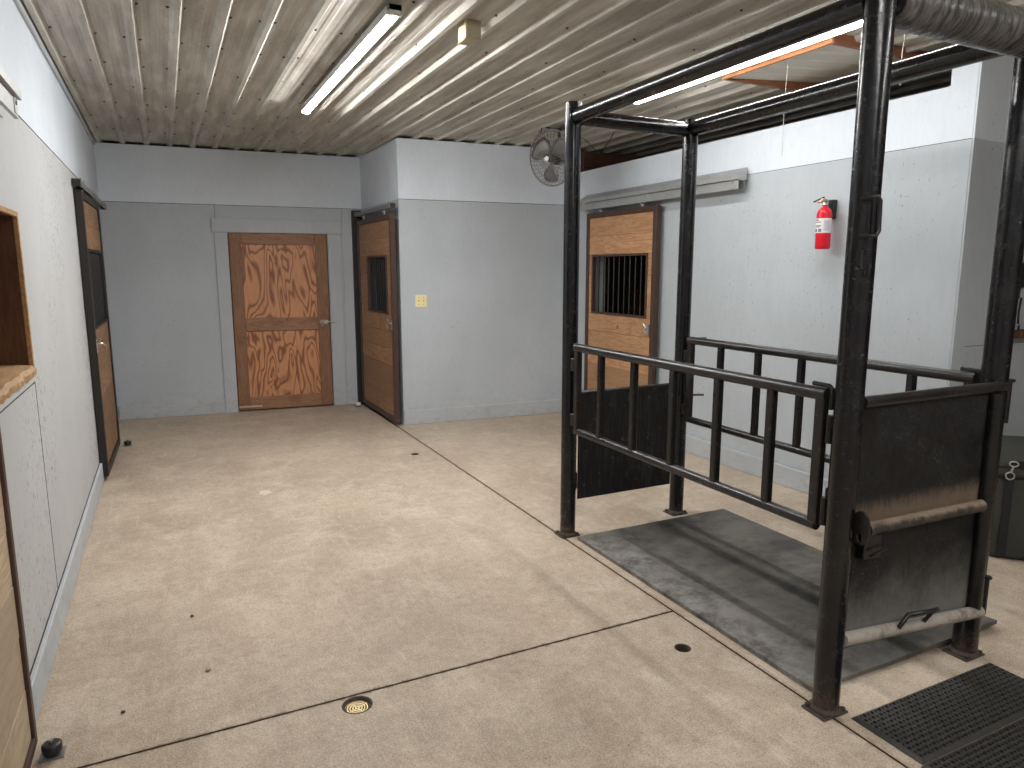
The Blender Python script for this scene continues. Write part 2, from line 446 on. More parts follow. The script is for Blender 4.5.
# ribbed metal ceiling, ribs run along y
HX0, HX1, HY0, HY1 = 3.43, 4.40, 2.96, 3.80       # hatch opening
def build_ceiling():
    p = .217; zt = ZR + .028
    prof = []
    k0 = int((-2.2 + .28) / p) - 1
    for k in range(k0, 34):
        c = -.28 + p * k
        prof += [(c - .034, zt), (c - .014, ZR), (c + .014, ZR), (c + .034, zt)]
        for q in (1 / 3, 2 / 3):
            m = c + p * q
            prof += [(m - .020, zt), (m - .010, zt - .0025), (m + .010, zt - .0025), (m + .020, zt)]
    prof.sort()
    prof = [q for q in prof if -2.2 <= q[0] <= 6.6]
    def zat(x):
        for a, b in zip(prof, prof[1:]):
            if a[0] <= x <= b[0]: return a[1] + (b[1] - a[1]) * (x - a[0]) / max(1e-9, b[0] - a[0])
    for hx in (HX0, HX1): prof.append((hx, zat(hx)))
    prof.sort()
    ys = [-2.6, HY0, HY1, 9.2]
    mb = MB()
    vs = [(x, y, z) for y in ys for x, z in prof]; n = len(prof); fs = []
    for j in range(3):
        for i in range(n - 1):
            if j == 1 and prof[i][0] >= HX0 - 1e-6 and prof[i + 1][0] <= HX1 + 1e-6: continue
            fs.append([j * n + i, j * n + i + 1, (j + 1) * n + i + 1, (j + 1) * n + i])
    mb.add(vs, fs)
    # roof deck above, keeps the outside light out and gives the sheet a thickness
    mb.box((-2.2, -2.6, 3.06), (6.6, 9.2, 3.1))
    o = mb.build('ceiling', M['ceil'])
    # hex screw heads in rows across the sheet
    sb = MB(); sb_n = 0
    for k in range(-1, 22):
        c = -.28 + p * k
        for r in range(0, 15):
            y = 1.1 + r * .61
            if y > 8.3: continue
            for q, jit in ((.17, 0), (.83, .0)):
                if (k + r) % 2 and q > .5: continue
                x = c + p * q + random.uniform(-.006, .006); yy = y + random.uniform(-.02, .02)
                if HX0 - .05 < x < HX1 + .05 and HY0 - .05 < yy < HY1 + .05: continue
                m = Matrix.Translation((x, yy, zt))
                sb.lathe([(.011, .0), (.011, -.002), (.006, -.003), (.0055, -.007)], 6, mat=m, smooth=False); sb.disc(.0055, -.007, 6, mat=m)
    s = sb.build('screw_head', M['screw'], o); s['kind'] = 'stuff'
    return o
ceiling = struct(build_ceiling(), 'ribbed metal ceiling, stained and fly-specked', 'ceiling')

seam_mi = lambda u, z: 1 if z > ZS else 0
# left wall with the feed opening and a doorway behind the far sliding door
WL = -.54
o = grid_wall([-2.5, 2.72, 3.655, 6.12, 7.12, 8.51], [0, 1.165, 1.84, 2.10, ZS, ZR],
              [(2.72, 3.655, 1.165, 1.84), (6.12, 7.12, 0, 2.10)], -.1, 'y', WL, seam_mi).build('wall_left', [M['greyspeck'], M['white']])
wl = struct(o)
sb = MB()
for a, b in (((WL, 3.655, .15), (WL + .0012, 3.660, 1.115)), ((WL, 1.3, 1.110), (WL + .0012, 3.655, 1.115)), ((WL, -2.4, ZS - .003), (WL + .0015, 8.4, ZS + .002))):
    sb.box(a, b)
sb.build('panel_seam', M['groove'], wl)
tr = MB().box((WL, -2.5, ZR - .035), (WL + .018, 8.45, ZR), .004).build('trim_1', M['trimgrey']); struct(tr)
bb = MB().box((WL, -2.5, 0), (WL + .020, 6.06, .145), .004).build('baseboard_left', M['trimgrey']); struct(bb)
gp = MB().box((WL, -2.4, .1455), (WL + .004, 6.05, .149)); gp.build('panel_seam', M['groove'], bb)

# back wall, slightly out of square
BA = math.atan2(8.31 - 8.51, 1.96 + .53)
MBK = Matrix.Translation((-.53, 8.51, 0)) @ Matrix.Rotation(BA, 4, 'Z')
o = grid_wall([-.02, 1.19, 2.255, 2.70], [0, 2.0, ZS, ZR], [(1.19, 2.255, 0, 2.0)], .1, 'x', 0, seam_mi)
wb = struct(o.build('wall_back', [M['grey'], M['white']], mat=MBK))
sb = MB().box((-.0, -.0015, ZS - .002), (2.66, 0, ZS + .003)).box((1.075, -.001, 2.15), (1.079, 0, ZS))
sb.build('panel_seam', M['groove'], wb)
bb = MB().box((0.0, -.018, 0), (1.058, 0, .15), .004).build('baseboard_back', M['trimgrey'], mat=MBK); struct(bb)
# door casing
t = MB().box((1.058, -.022, 0), (1.192, 0, 2.0), .004).box((2.262, -.022, 0), (2.405, 0, 2.0), .004).box((1.035, -.030, 2.0), (2.42, 0, 2.15), .004)
struct(t.build('trim_2', M['trimgrey'], mat=MBK))
t = MB().box((2.425, -.016, 0), (2.545, 0, 2.28), .003)
struct(t.build('trim_3', M['trimgrey'], mat=MBK))

# block on the right: side face, front face
SA0 = V((2.141, 6.93, 0)); SA1 = V((2.115, 8.32, 0))
ang = math.atan2(SA1.y - SA0.y, SA1.x - SA0.x)
MSD = Matrix.Translation(SA0) @ Matrix.Rotation(ang, 4, 'Z')     # local x along depth, local -y = into block? (+y is towards the room)
o = grid_wall([0, .14, 1.18, 1.39], [0, 2.12, ZS, ZR], [(.14, 1.18, 0, 2.12)], -.1, 'x', 0, seam_mi)
ws = struct(o.build('wall_side', [M['grey'], M['white']], mat=MSD))
FA = math.atan2(6.80 - 6.93, 3.94 - 2.141)
MFR = Matrix.Translation((2.141, 6.93, 0)) @ Matrix.Rotation(FA, 4, 'Z')
o = grid_wall([.0, 1.96], [0, ZS, ZR], [], .1, 'x', 0, seam_mi)
wf = struct(o.build('wall_front', [M['grey'], M['white']], mat=MFR))
MB().box((0, -.0015, ZS - .002), (1.93, 0, ZS + .003)).build('panel_seam', M['groove'], wf)
bb = MB().box((0, -.018, 0), (1.93, 0, .15), .004).build('baseboard_front', M['trimgrey'], mat=MFR); struct(bb)
# right partition: full height only near its end, open above further back
XR = 4.08; ZSR = 2.318
seam_mr = lambda u, z: 1 if z > ZSR else 0
o = grid_wall([2.53, 2.68, 5.26, 6.30, 6.80], [0, 2.12, ZSR, 2.625, ZR],
              [(2.68, 6.80, 2.625, ZR), (5.26, 6.30, 0, 2.12)], .1, 'y', XR, seam_mr)
wr = struct(o.build('wall_right', [M['grey'], M['white']]))
MB().box((XR - .0015, 2.53, ZSR - .001), (XR, 6.79, ZSR + .002)).build('panel_seam', M['groove'], wr)
bb = MB().box((XR - .020, 2.53, 0), (XR, 5.2, .15), .004).box((XR - .020, 6.36, 0), (XR, 6.78, .15), .004).build('baseboard_right', M['trimgrey']); struct(bb)
# end face of the partition, running off to the right
o = grid_wall([XR + .1, 6.5], [0, ZSR, ZR], [], .1, 'x', 2.53, seam_mr)
we = struct(o.build('wall_return', [M['grey'], M['white']]))
MB().box((XR + .1, 2.529, 1.150), (6.4, 2.53, 1.153)).build('panel_seam', M['groove'], we)
# the end grain strip of the partition is part of the return face: covered by a corner board
struct(MB().box((XR + .002, 2.518, 0), (XR + .11, 2.53, ZSR), .002).build('trim_4', M['grey']))
struct(MB().box((XR + .002, 2.518, ZSR), (XR + .11, 2.53, ZR), .002).build('trim_5', M['white']))
# outer shell of the barn around the stalls and behind the camera
def planked(a, b, n, axis, mat, name):
    mb = MB(); h = (b[2] - a[2]) / n
    for k in range(n): mb.box((a[0], a[1], a[2] + k * h), (b[0], b[1], a[2] + (k + 1) * h - .004), .003)
    return struct(mb.build(name, mat))
planked((6.5, -2.5, 0), (6.6, 9.1, 3.06), 18, 'y', M['stallwood_y'], 'wall_outer_right')
planked((-2.2, 9.1, 0), (6.6, 9.2, 3.06), 18, 'x', M['stallwood'], 'wall_outer_back')
planked((-2.2, -2.5, 0), (-2.1, 9.1, 3.06), 18, 'y', M['stallwood_y'], 'wall_outer_left')
planked((4.19, 6.78, 0), (6.5, 6.86, ZR), 17, 'x', M['stallwood'], 'wall_stall')
struct(MB().box((-2.2, -2.6, 0), (6.6, -2.5, 3.06)).build('wall_rear', M['rearwall']))

# ------------------------------------------------------------------ back door
def back_door():
    W = 1.045; H = 1.985; T = .035
    m = MBK @ Matrix.Translation((1.20, .006, .015))
    ply = MB().box((.10, .006, .10), (.95, .024, 1.90))
    for z0, z1 in ((.14, .90), (1.045, 1.86)): ply.box((.115, .003, z0 - .02), (.93, .007, z1 + .02))
    d = ply.build('door_1', M['ply'], mat=m); struct(d, 'unpainted plywood door with braced frame in the grey back wall', 'door')
    MB().box((0, -.012, 0), (.125, .024, H), .004).build('stile', M['doorstile'], d)
    MB().box((.912, -.012, 0), (W, .024, H), .004).build('stile', M['doorstile'], d)
    for z0, z1 in ((1.86, H), (.895, 1.045), (0, .145)): MB().box((.126, -.012, z0), (.911, .024, z1), .004).build('rail', M['doorrail'], d)
    for k in range(6):
        MB().tube([(.18 + k * .13, -.014, .97), (.18 + k * .13, -.012, .97)], .006, 8).build('nail_head', M['screw'], d)
    lt = MB().box((.94, -.018, .955), (1.025, -.012, 1.005), .002)
    lt.tube([(.93, -.03, .985), (1.12, -.032, .985)], .008, 10).tube([(.965, -.03, .985), (.962, -.06, .955), (.958, -.065, .93)], .007, 8)
    for x in (.945, 1.005): lt.tube([(x, -.012, .985), (x, -.044, .985)], .013, 8)
    lt.box((1.075, -.046, .965), (1.10, -.016, 1.008), .002)
    lt.build('bolt_latch', M['chrome'], d)
    ks = MB().box((.0, -.0135, .03), (.25, -.012, .05), .0005); ks.build('scuff_strip', M['chrome'], d)
back_door()

# ------------------------------------------------------------------ sliding stall doors
def sliding_door(name, label, w, h, win, loc, rz, plank_m, frame_m, hgroup, latch_x, hinge=None, fw=.052, dz=0., frame_t=.05):
    """local x along the width, front faces -y, z up from the bottom edge"""
    t = thing(name, label, 'door', loc, (0, 0, rz), hgroup)
    f = MB(); T = frame_t
    f.box((0, 0, 0), (fw, T, h), .003).box((w - fw, 0, 0), (w, T, h), .003).box((fw, 0, h - fw), (w - fw, T, h), .003).box((fw, 0, 0), (w - fw, T, fw), .003)
    f.build('frame', frame_m, t)
    x0, x1, z0, z1 = win
    p = MB(); zs = [fw]
    n = 11; hh = (h - 2 * fw) / n
    # keep plank edges aligned with the window
    low = max(1, round((z0 - fw) / .19)); hi = max(1, round((h - fw - z1) / .19)); mid = max(1, round((z1 - z0) / .19))
    cuts = [fw + (z0 - fw) * k / low for k in range(low)] + [z0 + (z1 - z0) * k / mid for k in range(mid)] + [z1 + (h - fw - z1) * k / hi for k in range(hi + 1)]
    for a, b in zip(cuts, cuts[1:]):
        c = (a + b) / 2; j = random.uniform(-.0015, .0015)
        if z0 < c < z1:
            p.box((fw, .010 + j, a + .001), (x0, .036 + j, b - .001), .002).box((x1, .010 + j, a + .001), (w - fw, .036 + j, b - .001), .002)
        else: p.box((fw, .010 + j, a + .001), (w - fw, .036 + j, b - .001), .002)
    p.build('plank_panel', plank_m, t)
    g = MB(); q = .022
    g.box((x0, .002, z0), (x0 + q, .04, z1), .002).box((x1 - q, .002, z0), (x1, .04, z1), .002).box((x0 + q, .002, z1 - q), (x1 - q, .04, z1), .002).box((x0 + q, .002, z0), (x1 - q, .04, z0 + q), .002)
    gw = g.build('window_frame', frame_m, t)
    nb = 9
    for k in range(nb):
        x = x0 + q + (x1 - x0 - 2 * q) * (k + 1) / (nb + 1)
        MB().tube([(x, .022, z0 + q - .004), (x, .022, z1 - q + .004)], .0075, 10).build('window_bar', M['blacksteel'], gw)
    # latch: a short swinging handle and staple
    l = MB(); lx = latch_x; lz = 1.0
    l.box((lx - .02, -.004, lz - .05), (lx + .02, .0, lz + .05), .001)
    l.tube([(lx, -.004, lz + .02), (lx, -.04, lz + .02), (lx + .02, -.055, lz + .0), (lx + .05, -.05, lz - .03)], .008, 10)
    l.tube([(lx, -.02, lz + .02), (lx - .035, -.03, lz + .06)], .006, 8)
    l.build('latch', M['chrome'], t)
    for x in (.2 * w, .8 * w):
        hb = MB().box((x - .02, .012, h), (x + .02, .022, h + .085), .002)
        hb.tube([(x, .0, h + .07), (x, .038, h + .07)], .018, 14)
        hb.tube([(x, -.006, h + .03), (x, .030, h + .03)], .007, 8)
        hb.build('hanger', M['galv'], t)
    return t
def track(label, w, loc, rz, mat, cap=True, group=None, hood=True):
    """box track: local x along, front -y, hung on the wall behind it at y=.1"""
    t = thing('door_track', label, 'door track', loc, (0, 0, rz), group)
    b = MB()
    if not hood: t.scale = (1, .8, .62)
    b.box((0, -.012, .0), (w, -.008, .07), .001).box((0, .046, .0), (w, .050, .07), .001).box((0, -.012, .066), (w, .050, .070), .001)
    b.box((0, -.008, 0), (w, .002, .004)).box((0, .036, 0), (w, .046, .004))
    b.build('rail', mat, t)
    if hood:
        c = MB(); c.add([(0, -.03, .072), (w, -.03, .072), (w, -.03, .105), (0, -.03, .105), (0, .07, .165), (w, .07, .165), (0, .07, .072), (w, .07, .072)],
                    [(0, 1, 2, 3), (3, 2, 5, 4), (0, 3, 4, 6), (1, 7, 5, 2), (0, 6, 7, 1), (6, 4, 5, 7)])
        c.build('hood', mat, t)
    n = max(2, int(w / .6))
    for k in range(n):
        x = .06 + (w - .12) * k / (n - 1)
        MB().box((x - .02, -.016, .01), (x + .02, -.011, .09), .001).box((x - .02, -.016, .071), (x + .02, .075, .09), .001).box((x - .02, .051, .0), (x + .02, .075, .09), .001).tube([(x, -.022, .05), (x, -.014, .05)], .009, 6).build('bracket', mat, t)
    if cap:
        for x in (-.006, w): MB().box((x, -.014, -.004), (x + .006, .052, .074), .001).build('end_cap', M['blackplastic'], t)
    return t

STD = (.11, 1.05, 1.10, 1.70)
# right wall door
sliding_door('sliding_stall_door', 'pine plank sliding door with barred window on the right wall behind the stocks', 1.17, 2.12, STD,
             (3.985, 6.375, .05), -PI / 2, M['plank'], M['brown'], None, 1.09)
track('long galvanised door track with hood on the right wall above the pine plank door', 2.29, (3.985, 6.49, 2.205), -PI / 2, M['galv'], False)
# corner door on the side of the block
sliding_door('sliding_stall_door', 'narrow-looking brown plank sliding door at the inside corner beside the plywood door', 1.28, 2.10, (.36, 1.10, 1.10, 1.70),
             (2.018, 8.145, .045), -PI / 2 + .012, M['plank_dark'], M['brown'], None, 1.235)
track('short dark track above the brown plank door at the inside corner', 1.44, (2.028, 8.29, 2.195), -PI / 2 + .01, M['galv_dark'], True, None, False)
# far left door
sliding_door('sliding_stall_door', 'dark-framed sliding door seen nearly edge-on at the far end of the left wall', 1.15, 2.13, (.10, 1.05, 1.12, 1.72),
             (-.485, 6.03, .035), PI / 2 - .022, M['plank_left'], M['darkframe'], None, .024, fw=.06)
track('dark track with black end cap above the far door on the left wall', 2.2, (-.492, 5.96, 2.185), PI / 2 - .01, M['galv_dark'], True, None, False)
# near left door, only its lower far corner is in view
sliding_door('sliding_stall_door', 'pale plank sliding door cut off by the lower left edge of the photo', 1.20, 2.10, (.12, 1.08, 1.10, 1.70),
             (-.485, 1.40, .05), PI / 2, M['plank_pale'], M['brown'], None, .05, fw=.035, frame_t=.045)
track('galvanised track end high on the left wall above the feed opening', 2.16, (-.485, 1.33, 2.19), PI / 2, M['galv'], False)
# black stop post in the inside corner
struct(MB().box((1.99, 8.225, 0), (2.10, 8.28, 2.27), .004).build('trim_6', M['blacksteel']))

def stay_roller(label, loc, mat, h=.045):
    t = thing('stay_roller', label, 'door guide', loc)
    MB().box((-.035, -.03, 0), (.035, .03, .006), .001).tube([(.0, 0, .006), (.0, 0, h + .012)], .007, 10).build('foot_plate', M['galv_dark'], t)
    mb = MB(); mb.lathe([(.008, .012), (.026, .012), (.030, .018), (.030, h - .004), (.026, h), (.008, h)], 20); mb.build('wheel', mat, t)
stay_roller('black floor guide wheel at the foot of the pale door, lower left', (-.445, 2.575, 0), M['blackplastic'])
stay_roller('small black guide wheel on the floor at the end of the far left door', (-.405, 7.20, 0), M['blackplastic'])
stay_roller('small white guide wheel at the foot of the inside-corner door', (1.965, 8.15, 0), M['labelwhite'])

# ------------------------------------------------------------------ feed opening in left wall
def feed_opening():
    x0, x1 = -1.35, WL; y0, y1, z0, z1 = 2.72, 3.655, 1.165, 1.84
    mb = MB(); th = .02
    mb.box((x0, y1 - th, z0), (x1 - .012, y1, z1)).box((x0, y0, z0), (x1 - .012, y0 + th, z1)).box((x0, y0 + th, z1 - th), (x1 - .012, y1 - th, z1)).box((x0 - th, y0, z0), (x0, y1, z1))
    w = struct(mb.build('window_1', M['liner']), 'open feed hatch in the left wall, lined with dark boards', 'window')
    f = MB(); q = .022
    f.box((x1 - .012, y1 - q, z0), (x1 + .006, y1, z1), .002).box((x1 - .012, y0, z0), (x1 + .006, y0 + q, z1), .002).box((x1 - .012, y0 + q, z1 - q), (x1 + .006, y1 - q, z1), .002)
    f.build('window_frame', M['rawwood'], w)
    # sill board with a gnawed, ragged front edge
    n = 60; vs = []; fs = []
    rng = random.Random(3)
    for k in range(n + 1):
        y = y0 + .001 + (y1 - y0 - .002) * k / n
        e = x1 + .012 + .012 * mnoise.noise((y * 9, 0, 0)) + .010 * mnoise.noise((y * 31, 5, 0))
        zf = z0 + .018 + .008 * mnoise.noise((y * 14, 9, 0))
        e2 = e + .010 * mnoise.noise((y * 23, 2, 7))
        vs += [(x0, y, z0 + .03), (e - .06, y, z0 + .03), (e - .012, y, zf + .006), (e, y, zf - .012), (e2 - .002, y, z0 - .018), (x1, y, z0 - .022), (x1, y, z0), (x0, y, z0)]
    for k in range(n):
        for i in range(8): fs.append([k * 8 + i, k * 8 + (i + 1) % 8, (k + 1) * 8 + (i + 1) % 8, (k + 1) * 8 + i])
    fs += [list(range(8)), [n * 8 + i for i in range(8)]]
    MB().add(vs, fs).build('sill', M['sillwood'], w)
    MB().box((x0 + .1, y1 - .35, z0 + .03), (x1 - .17, y1 - .021, z0 + .055), .003).build('ledge', M['rawwood'], w)
feed_opening()

# ------------------------------------------------------------------ lights
def light(label, x, y0, y1, em='tube', group=None):
    t = thing('ceiling_light', label, 'light', (x, (y0 + y1) / 2, ZR), (0, 0, 0), group); L = (y1 - y0) / 2
    MB().box((-.034, -L, -.032), (.034, L, 0), .003).box((-.034, -L, -.042), (-.027, L, -.030), .002).box((.027, -L, -.042), (.034, L, -.030), .002).box((-.020, -L * .55, 0), (.020, -L * .5, .02)).build('housing', M['fixture'], t)
    d = MB(); n = 10; prof = [(-.026, -.033)] + [(.026 * math.cos(PI + PI * k / n), -.038 + .019 * math.sin(PI + PI * k / n)) for k in range(n + 1)] + [(.026, -.033)]
    m = len(prof); vs = [(x_, y, z) for y in (-L + .03, L - .03) for x_, z in prof]
    d.add(vs, [[i, i + 1, m + i + 1, m + i] for i in range(m - 1)], True); d.add(vs, [list(range(m)), list(range(m, 2 * m))])
    d.build('diffuser', M[em], t)
    for s in (-1, 1): MB().box((-.034, s * L - (.03 if s > 0 else 0), -.052), (.034, s * L + (.03 if s < 0 else 0), .0), .003).build('end_cap', M['fixture'], t)
    return t
light('lit white tube light on open ceiling left of the stocks', 1.10, 3.53, 5.97)
light('lit white tube light above the black stocks, behind its top pipe', 3.25, 2.10, 4.56, 'tube_dim')
light('tube light on the ceiling further forward in the same left row', 1.10, -1.4, 1.0, 'tube_front')
light('tube light on the ceiling further forward in the right row', 3.25, -1.9, .5, 'tube_front')

# ------------------------------------------------------------------ ceiling hatch, junction box, cords
def hatch():
    t = thing('ceiling_hatch', 'wood-framed attic hatch in the ceiling above the stocks', 'hatch', ((HX0 + HX1) / 2, (HY0 + HY1) / 2, ZR))
    hx = (HX1 - HX0) / 2; hy = (HY1 - HY0) / 2
    MB().box((-hx - .012, -hy - .012, -.030), (-hx + .012, hy + .012, .06), .003).build('side_board', M['hatchwood'], t)
    MB().box((hx - .012, -hy - .012, -.030), (hx + .012, hy + .012, .06), .003).build('side_board', M['hatchwood'], t)
    MB().box((-hx + .012, -hy - .012, -.030), (hx - .012, -hy + .012, .06), .003).build('end_board', M['hatchwood_x'], t)
    MB().box((-hx + .012, hy - .012, -.030), (hx - .012, hy + .012, .06), .003).build('end_board', M['hatchwood_x'], t)
    # panel sags off the left board
    z0, z1 = -.020, .050
    mb = MB(); vs = []
    for z in (0, .008):
        for (x, y) in ((-hx + .014, -hy + .014), (hx - .014, -hy + .014), (hx - .014, hy - .014), (-hx + .014, hy - .014)):
            vs.append((x, y, (z0 if x < 0 else z1) + z))
    mb.add(vs, [(0, 1, 2, 3), (4, 5, 6, 7), (0, 1, 5, 4), (1, 2, 6, 5), (2, 3, 7, 6), (3, 0, 4, 7)])
    for k in range(1, 5):
        y = -hy + .014 + (2 * hy - .028) * k / 5; a = z0 - .004; b = z1 - .004
        mb.add([(-hx + .014, y - .012, a + .004), (hx - .014, y - .012, b + .004), (hx - .014, y, b), (-hx + .014, y, a), (hx - .014, y + .012, b + .004), (-hx + .014, y + .012, a + .004)], [(0, 1, 2, 3), (3, 2, 4, 5)])
    mb.build('panel', M['hatchpanel'], t)
    # pull cord
    c = MB(); x = 3.46 - (HX0 + HX1) / 2; y = 3.30 - (HY0 + HY1) / 2
    c.tube([(x + .012 * math.sin(k * .9) * .3, y, .0 - k * .058) for k in range(11)], .0014, 6).tube([(x, y, -.012), (x, y, .004)], .007, 8)
    c.build('pull_cord', M['cord'], t)
hatch()
t = MB().tube([(3.46, 2.545, ZR + .030), (3.462, 2.54, 2.75), (3.458, 2.545, 2.64), (3.46, 2.54, 2.53)], .0016, 6)
tag(t.build('dangling_string', M['cord']), 'short pale cord hanging from the ceiling near the wrapped pipe', 'cord')
t = thing('ceiling_box', 'small beige electrical box on the ceiling between the two tube lights', 'electrical box', (1.56, 3.70, 2.898))
MB().box((-.045, -.055, -.09), (.045, .055, 0), .004).build('body', M['beige'], t)
MB().box((-.047, -.057, -.098), (.047, .057, -.090), .003).build('cover', M['beige'], t)

# ------------------------------------------------------------------ fan
def fan():
    t = thing('wall_fan', 'round wire-guarded fan hanging below the ceiling at the far corner', 'fan', (3.24, 5.80, 2.60))
    ax = V((-.90, -.40, -.17)).normalized()
    # local frame: z' = axis (front)
    zq = ax; xq = V((0, 0, 1)).cross(zq).normalized(); yq = zq.cross(xq)
    R = Matrix((xq, yq, zq)).transposed().to_4x4()
    r = .245
    g = MB()
    for sgn, dep in ((1, .075), (-1, .065)):
        for k in range(36):
            a = 2 * PI * k / 36; tw = .35 * sgn
            pts = []
            for i in range(7):
                u = i / 6; rr = .045 + (r - .045) * u
                pts.append((rr * math.cos(a + tw * u), rr * math.sin(a + tw * u), sgn * dep * math.sqrt(max(0, 1 - u ** 2.6))))
            g.tube(pts, .0022, 5, False, mat=R)
        for rr in (.09, .155, .21):
            u = (rr - .045) / (r - .045)
            g.tube([(rr * math.cos(2 * PI * k / 40), rr * math.sin(2 * PI * k / 40), sgn * dep * math.sqrt(1 - u ** 2.6)) for k in range(40)], .0018, 5, closed=True, mat=R)
        g.tube([(.045 * math.cos(2 * PI * k / 20), .045 * math.sin(2 * PI * k / 20), sgn * dep) for k in range(20)], .003, 6, closed=True, mat=R)
    g.tube([(r * math.cos(2 * PI * k / 48), r * math.sin(2 * PI * k / 48), 0) for k in range(48)], .007, 8, closed=True, mat=R)
    gd = g.build('guard', M['fanmetal'], t)
    b = MB(); m = R @ Matrix.Translation((0, 0, .075)); b.lathe([(.0, .006), (.020, .005), (.024, -.003)], 20, mat=m); b.build('badge', M['labelwhite'], gd)
    for k in range(3):
        a0 = 2 * PI * k / 3 + .4; vs = []; fs = []; nu, nv = 7, 6
        for th in (0, 1):
            for i in range(nu):
                u = i / (nu - 1); rr = .04 + .175 * u; half = (.28 + .42 * math.sin(PI * min(1, u * .75 + .1)))
                for j in range(nv):
                    w = j / (nv - 1) - .5
                    vs.append((rr * math.cos(a0 + w * half * 2), rr * math.sin(a0 + w * half * 2), .045 * w * 2 * (1 - .4 * u) + .003 * th))
        off = nu * nv
        for i in range(nu - 1):
            for j in range(nv - 1):
                q = [i * nv + j, i * nv + j + 1, (i + 1) * nv + j + 1, (i + 1) * nv + j]
                fs.append(q); fs.append([x + off for x in q][::-1])
        bd = [(i * nv, (i + 1) * nv) for i in range(nu - 1)] + [(i * nv + nv - 1, (i + 1) * nv + nv - 1) for i in range(nu - 1)] + [(j, j + 1) for j in range(nv - 1)] + [((nu - 1) * nv + j, (nu - 1) * nv + j + 1) for j in range(nv - 1)]
        for p, q in bd: fs.append([p, q, q + off, p + off])
        MB().add(vs, fs, True, mat=R).build('blade', M['fanblade'], t)
    mo = MB(); mo.lathe([(.0, .03), (.035, .028), (.042, .015), (.042, -.03), (.062, -.05), (.066, -.06), (.066, -.16), (.055, -.18), (0, -.185)], 24, mat=R); mo.build('motor', M['blackplastic'], t)
    # hanger bracket to the ceiling
    back = R @ V((0, 0, -.12)); top = V((back.x, back.y, ZR - 2.60 + .0))
    br = MB().tube([back, V((back.x, back.y, .12)), top], .014, 10).box((top.x - .06, top.y - .04, top.z - .006), (top.x + .06, top.y + .04, top.z), .002)
    e1 = R @ V((-.10, .225, 0)); br.tube([e1, (e1.x + .03, e1.y + .02, e1.z + .06), (top.x - .04, top.y, top.z - .004)], .008, 8)
    br.build('mount_bracket', M['blacksteel'], t)
    c = [V((3.91, 5.8, 2.874)), V((3.86, 5.79, 2.80)), V((3.80, 5.80, 2.72)), V((3.765, 5.8, 2.67)), V((3.74, 5.81, 2.69)), V((3.6, 5.83, 2.80)), V((3.46, 5.84, 2.80)), V((3.36, 5.84, 2.64))]
    MB().tube([p - V((3.24, 5.80, 2.60)) for p in c], .004, 8).build('power_cord', M['blackplastic'], t)
fan()

# ------------------------------------------------------------------ fire extinguisher, switch
def extinguisher():
    t = thing('fire_extinguisher', 'red fire extinguisher hung on the right wall', 'fire extinguisher', (3.985, 3.40, 1.735))
    r = .048
    MB().lathe([(0, .004), (r * .86, .0), (r * .96, .006), (r, .016), (r, .225), (r * .93, .245), (r * .72, .262), (r * .42, .272), (.016, .276), (.016, .29), (0, .29)], 28).build('cylinder', M['red'], t)
    lb = MB(); n = 18; a0, a1 = PI * .62, PI * 1.62     # faces the room and the camera
    def patch(b, a, c, z0, z1, rad, mi=0):
        vs = []; fs = []; k_ = 10
        for i in range(k_ + 1):
            q = a + (c - a) * i / k_
            vs += [(rad * math.cos(q), rad * math.sin(q), z0), (rad * math.cos(q), rad * math.sin(q), z1)]
        for i in range(k_): fs.append([2 * i, 2 * i + 2, 2 * i + 3, 2 * i + 1])
        b.add(vs, fs, True, mi)
    patch(lb, a0, a1, .105, .20, r + .0008)
    for i, (u0, u1, z0, z1) in enumerate(((.12, .40, .185, .193), (.12, .5, .172, .178), (.12, .32, .112, .132), (.38, .52, .112, .132), (.6, .92, .12, .186), (.12, .5, .150, .156), (.12, .46, .142, .147))):
        patch(lb, a0 + (a1 - a0) * u0, a0 + (a1 - a0) * u1, z0, z1, r + .0014, 1 if i != 4 else 2)
    lb.build('label', [M['labelwhite'], M['ink'], plain('label_tint', (.58, .57, .62), .6)], t)
    v = MB().lathe([(.020, .288), (.020, .30), (.014, .302), (.014, .325), (0, .325)], 16)
    v.tube([(0, 0, .31), (-.02, .035, .312), (-.024, .042, .31)], [.009, .008, .010], 10)
    v.build('valve_head', M['chrome'], t)
    lv = MB().box((-.008, -.075, .327), (.008, .012, .334), .002, mat=Matrix.Translation((0, 0, .03)) @ Matrix.Rotation(-.28, 4, 'X') @ Matrix.Translation((0, 0, -.03)))
    lv.box((-.007, -.070, .308), (.007, .0, .315), .002)
    lv.build('lever', M['blackplastic'], t)
    MB().box((.049, -.020, .20), (.093, .020, .325), .004).box((.02, -.012, .287), (.06, .012, .30), .002).build('wall_bracket', M['blackplastic'], t)
    g = MB(); g.tube([(-.014, .012, .318), (-.022, .018, .32)], .013, 14); g.build('gauge', M['cream'], t)
extinguisher()
def switch():
    m = MFR @ Matrix.Translation((.209, 0, 1.282))
    t = thing('light_switch', 'cream double light switch on the grey wall beside the corner door', 'light switch')
    t.matrix_world = m
    MB().box((-.060, -.006, -.062), (.060, 0, .062), .004, seg=2).build('plate', M['cream'], t)
    for s in (-1, 1):
        MB().box((s * .024 - .005, -.018, -.006), (s * .024 + .005, -.005, .012), .0015).build('toggle', plain('toggle_plastic', lin(200, 184, 120), .4), t)
        [MB().tube([(s * .024, -.0072, q), (s * .024, -.0055, q)], .0035, 8).build('screw', M['screw'], t) for q in (.035, -.035)]
switch()

